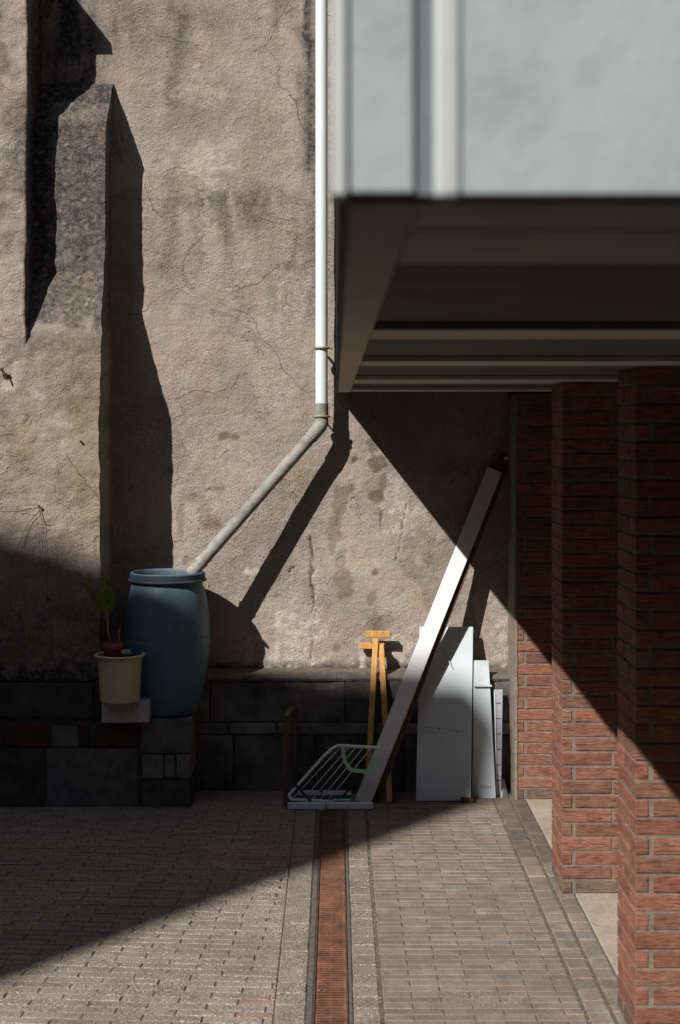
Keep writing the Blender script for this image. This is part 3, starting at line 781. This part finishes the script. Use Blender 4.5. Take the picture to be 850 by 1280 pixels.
# ------------------------------------------------------------------ crutches (T shaped props)
def prop(label, b0, b1, bar, Dt):
    root = thing('wooden_prop', label, 'wooden prop', b0, 'T shaped wooden props')
    bm = newbm(); n = 8; pts = [b0.lerp(b1, i / n) for i in range(n + 1)]
    beam(bm, b0, b1, .031, .028, bev=.003); obj('leg', bm, M['ywood'], root)
    bm = newbm(); (x0, x1, y0, y1) = bar; beam(bm, P(x0, (y0 + y1) / 2, Dt), P(x1, (y0 + y1) / 2 + .6, Dt), (y1 - y0) / 223, .03, wdir=(0, 0, 1), bev=.002); obj('crossbar', bm, M['ywood'], root)
prop('taller honey coloured T shaped prop, its bar higher on the wall', P(458.5, 1003, .385), P(469.8, 797.5, .115), (456.8, 488, 788.8, 796.8), .095)
prop('lower honey coloured T shaped prop behind the taller one', P(487.3, 1003, .42), P(476.5, 805, .11), (449.5, 480.5, 803.5, 811), .06)

# ------------------------------------------------------------------ drying rack
def rack():
    D = .49
    q = lambda zx, zy, d=0: P(350 + zx / 5.31, 900 + zy / 5.31, D + d)
    root = thing('drying_rack', 'folded pale blue clothes rack with mint handle lying at the wall foot', 'clothes rack', P(410, 1010, .52))
    bm = newbm(); tube(bm, rounded([q(660, 184, -.0), q(370, 168, -.02), q(300, 230, -.015), q(58, 500, .0), q(75, 528, .01), q(350, 541, .01), q(470, 541, .01)], .035), .0082, 10); obj('frame', bm, M['enamel'], root)
    for tx, bx, by in ((398, 92, 512), (452, 160, 520), (500, 212, 528), (553, 265, 532), (606, 318, 534)):
        bm = newbm(); tube(bm, [q(tx, 184, -.015), q(bx, by, .005)], .0028, 6); obj('wire_rung', bm, M['wire'], root)
    bm = newbm()
    path = rounded([q(417, 180, .004), q(424, 255, .008), q(462, 332, .012), q(592, 345, .012), q(640, 305, .012), q(643, 240, .01)], .03)
    wd = .011
    rings = []
    for i, p in enumerate(path):
        a = (path[min(i + 1, len(path) - 1)] - path[max(i - 1, 0)]).normalized(); n = a.cross(Vector((0, 1, 0))).normalized()
        rings.append([bm.verts.new(p + n * sx * wd * .85 + Vector((0, sy * .005, 0))) for sx, sy in ((-1, -1), (1, -1), (1, 1), (-1, 1))])
    for a, b in zip(rings, rings[1:]):
        for k in range(4): bm.faces.new((a[k], a[(k + 1) % 4], b[(k + 1) % 4], b[k]))
    bm.faces.new(rings[0][::-1]); bm.faces.new(rings[-1]); obj('handle', bm, M['mint'], root)
    for a, b in ((q(55, 380, .02), q(206, 542, .02)), (q(110, 305, -.05), q(282, 482, -.05)), (q(523, 368, -.06), q(415, 515, -.06))):
        bm = newbm(); beam(bm, a, b, .013, .01, bev=.001); obj('brace', bm, M['dark'], root)
    bm = newbm(); a = q(50, 569, .05); e = q(617, 569, .05); box(bm, a.x, e.x, a.y - .012, a.y + .012, .003, .036, .004, seg=2); obj('foot_bar', bm, M['enamel'], root)
    bm = newbm(); a = q(276, 575, .068); box(bm, a.x - .022, a.x + .022, a.y - .008, a.y + .006, .0, .042, .006, seg=2); obj('foot_clip', bm, M['enamel'], root)
    bm = newbm(); slab(bm, [q(118, 500, -.15), q(472, 498, -.15), q(472, 468, -.155), q(118, 466, -.155)], .012); obj('rear_slat', bm, M['enamel'], root)
    bm = newbm(); box(bm, q(350, 0).x, q(470, 0).x, W - D - .03, W - D - .015, .041, .047, .001); obj('green_clip', bm, M['mint'], root)
rack()

# dark wooden frame left of the rack
root = thing('wooden_stand', 'narrow dark wooden frame standing on edge left of the clothes rack', 'wooden stand', P(360, 1006, .3))
f0, b0 = P(357.6, 1006.5, .47), P(368.3, 990, .20); zt = .487
for p, nm in ((f0, 'post'), (b0, 'post')):
    bm = newbm(); box(bm, p.x - .0145, p.x + .0135, p.y - .01, p.y + .01, .001, zt - .0005, .002); obj(nm, bm, M['dwood'], root)
bm = newbm(); beam(bm, (f0.x, f0.y - .012, zt), (b0.x, b0.y + .01, zt), .028, .02, wdir=(1, 0, 0), bev=.001); r = obj('top_rail', bm, M['dwood'], root)
bm = newbm(); beam(bm, (f0.x, f0.y - .012, .06), (b0.x, b0.y + .01, .06), .024, .03, wdir=(1, 0, 0), bev=.001); obj('bottom_rail', bm, M['dwood'], root)

# ------------------------------------------------------------------ nails and wires on the buttress
DB = .452
root = thing('nail', 'rusty nail high on the buttress with thin wires trailing down', 'nail', P(48.5, 632, .44))
bm = newbm(); tube(bm, [P(48.5, 632, .40), P(48.7, 632.5, .452)], .004, 7); tube(bm, [P(48.7, 632.5, .449), P(48.7, 632.5, .455)], .008, 8); obj('shank', bm, M['iron'], root)
for pts in ([(48, 631), (36, 631.5), (22, 633), (0, 634), (-20, 632)], [(49, 633), (53, 655), (56, 680), (58, 710), (59, 748)], [(47, 634), (38, 640), (30, 638), (20, 636)], [(48, 640), (35, 655), (20, 688), (12, 704)], [(49, 665), (50, 690), (53, 715)], [(48, 634), (54, 652), (63, 650)]):
    bm = newbm(); tube(bm, smooth_path([P(x, y, DB - .006 + .004 * math.sin(x)) for x, y in pts], 4), .0013, 5); obj('wire', bm, M['iron'], root)
bm = newbm(); tube(bm, [P(59, 748, .40), P(60, 749, .452)], .006, 7); tag(obj('nail', bm, M['iron']), 'lower rusty nail in the shaded buttress above the planter', 'nail')
bm = newbm(); tube(bm, smooth_path([P(1, 462, .40), P(2.5, 463, .45), P(5, 467, .46), P(9, 475, .455)], 4), .005, 7); tube(bm, [P(-4, 462, .465), P(4, 461, .47)], .008, 7)
tag(obj('rusty_hook', bm, M['iron']), 'rusty bent hook at the left photo edge on the buttress', 'hook')
bm = newbm(); tube(bm, [P(100, 550, .40), P(101, 552, .447)], .006, 7); tag(obj('nail', bm, M['iron']), 'short nail stub halfway up the buttress near its right edge', 'nail')

# ------------------------------------------------------------------ neighbouring building behind the camera (throws the big shade)
def neighbour():
    yb = W - 13.3; yf = W - 13.0
    root = thing('neighbour_building', 'tall brick building across the yard with a sloping parapet', 'building', (-15, yb - 2, 0))
    SL = (.8, 1.02)
    pts = [(-24, -.01), (-9.51, -.01), (-9.51, 13.68), (-9.9, 13.71), (-10.3, 13.75), (-10.8, 13.87), (-11.33, 14.14), (-12.3, 14.45), (-24, 18.5)]
    bm = newbm(); a = [bm.verts.new((x, yf, z)) for x, z in pts]; b = [bm.verts.new((x, yb, z)) for x, z in pts]
    bm.faces.new(a); bm.faces.new(b[::-1])
    for k in range(len(a)): j = (k + 1) % len(a); bm.faces.new((a[k], b[k], b[j], a[j]))
    settint(bm, bm.faces, (1, 1, 1)); obj('wall', bm, M['nb'], root)
    bm = newbm(); box(bm, -24, -14.2, yb - 5, yb - .004, 0, 12); obj('rear_wing', bm, M['nb'], root)
    for x in (-12, -15, -18, -21):
        for z in (1, 4.2, 7.4, 10.4):
            bm = newbm(); box(bm, x - .6, x + .6, yf + .002, yf + .05, z, z + 1.7); w = obj('window', bm, M['pvc'], root)
            bm = newbm(); box(bm, x - .52, x + .52, yf + .052, yf + .06, z + .08, z + 1.62); g = obj('pane', bm, M['glass'], None)
            g.parent = w
neighbour()
bm = newbm(); box(bm, -4.75, -4.5, -5.0, W, -.01, 3.8); box(bm, -4.8, -4.45, -5.0, W, 3.802, 3.87)  # unseen wall, added to cut low sky light from the left
tag(obj('sky_block_wall', bm, M['nb']), 'unseen dark brick wall added at the left of the yard to block low sky', 'wall')
root = thing('sky_block_side', 'unseen dark brick building added beyond the left wall to block sky', 'building', (-11, 2, 0))  # unseen block, added to darken the shade by hiding left sky
bm = newbm(); box(bm, -16, -8, -4.6, W + 3, -.01, 8.3); obj('wall', bm, M['nb'], root)
bm = newbm(); box(bm, -16.1, -7.95, -4.6, W + 3.1, 8.303, 8.45); obj('roof', bm, M['roof'], root)
root = thing('sky_block_upper', 'unseen dark brick storeys added over the canopy roof to block sky', 'building', (6, 4, 0))  # added out of view to hide the sky on the right
bm = newbm(); box(bm, 1.5, 12, -4.5, W + .3, 2.777, 16); obj('wall', bm, M['nb'], root)
bm = newbm(); box(bm, 1.4, 12.1, -4.6, W + .4, 16.003, 16.2); obj('roof', bm, M['roof'], root)
root = thing('sky_block_rear', 'unseen dark brick building added behind the viewer to block sky', 'building', (8, -9, 0))  # added behind the camera to hide sky and deepen shade
bm = newbm(); box(bm, -3.9, 22, -14, -5.4, -.01, 11); obj('wall', bm, M['nb'], root)
bm = newbm(); box(bm, -4.1, 22.2, -14.2, -5.2, 11.003, 11.2); obj('roof', bm, M['roof'], root)
for x in (-1.5, 2, 5.5, 9):
    for z in (1, 4.4, 7.8):
        bm = newbm(); box(bm, x - .6, x + .6, -5.398, -5.34, z, z + 1.7); w = obj('window', bm, M['pvc'], root)
        bm = newbm(); box(bm, x - .52, x + .52, -5.338, -5.33, z + .08, z + 1.62); g = obj('pane', bm, M['glass'], None); g.parent = w
bm = newbm(); box(bm, -9.3, -4.0, -10, -5.4, -.01, 8.5); tag(obj('sky_block_low', bm, M['nb']), 'lower unseen brick building added between the two tall ones to block sky', 'building')  # added low sky blocker, kept under the sun's path

# ------------------------------------------------------------------ camera, light, world
S = bpy.context.scene
cam = bpy.data.cameras.new('camera'); co = bpy.data.objects.new('camera', cam); C.objects.link(co)
co.location = (0, 0, H); co.rotation_euler = (PI / 2, 0, 0)
cam.sensor_fit = 'VERTICAL'; cam.sensor_height = 36; cam.sensor_width = 24; cam.lens = F / 1280 * 36
cam.shift_x = 5 / 1280; cam.shift_y = -100 / 1280; cam.clip_start = .05; cam.clip_end = 500
cam.dof.use_dof = True; cam.dof.focus_distance = 7.6; cam.dof.aperture_fstop = 3.8
S.camera = co
sd = Vector((.8, 1.0, -1.02))
sl = bpy.data.lights.new('sun', 'SUN'); sl.energy = 5.0; sl.angle = math.radians(.53); sl.color = (1, .95, .885)
so = bpy.data.objects.new('sun', sl); C.objects.link(so); so.rotation_euler = sd.to_track_quat('-Z', 'Y').to_euler(); so.location = (-8, -6, 12)
w = bpy.data.worlds.new('World'); S.world = w; w.use_nodes = True; nt = w.node_tree
sky = nt.nodes.new('ShaderNodeTexSky'); sky.sky_type = 'NISHITA'; sky.sun_disc = False
sky.sun_elevation = math.atan2(1.02, math.hypot(.8, 1)); sky.sun_rotation = math.atan2(-.8, -1.0) % (2 * PI)
nt.links.new(sky.outputs[0], nt.nodes['Background'].inputs[0]); nt.nodes['Background'].inputs[1].default_value = .053; sky.ozone_density = 3.0
S.view_settings.view_transform = 'Standard'; S.view_settings.look = 'None'; S.view_settings.exposure = .35; S.view_settings.gamma = 1
S.render.engine = 'CYCLES'; S.cycles.max_bounces = 8; S.cycles.diffuse_bounces = 3
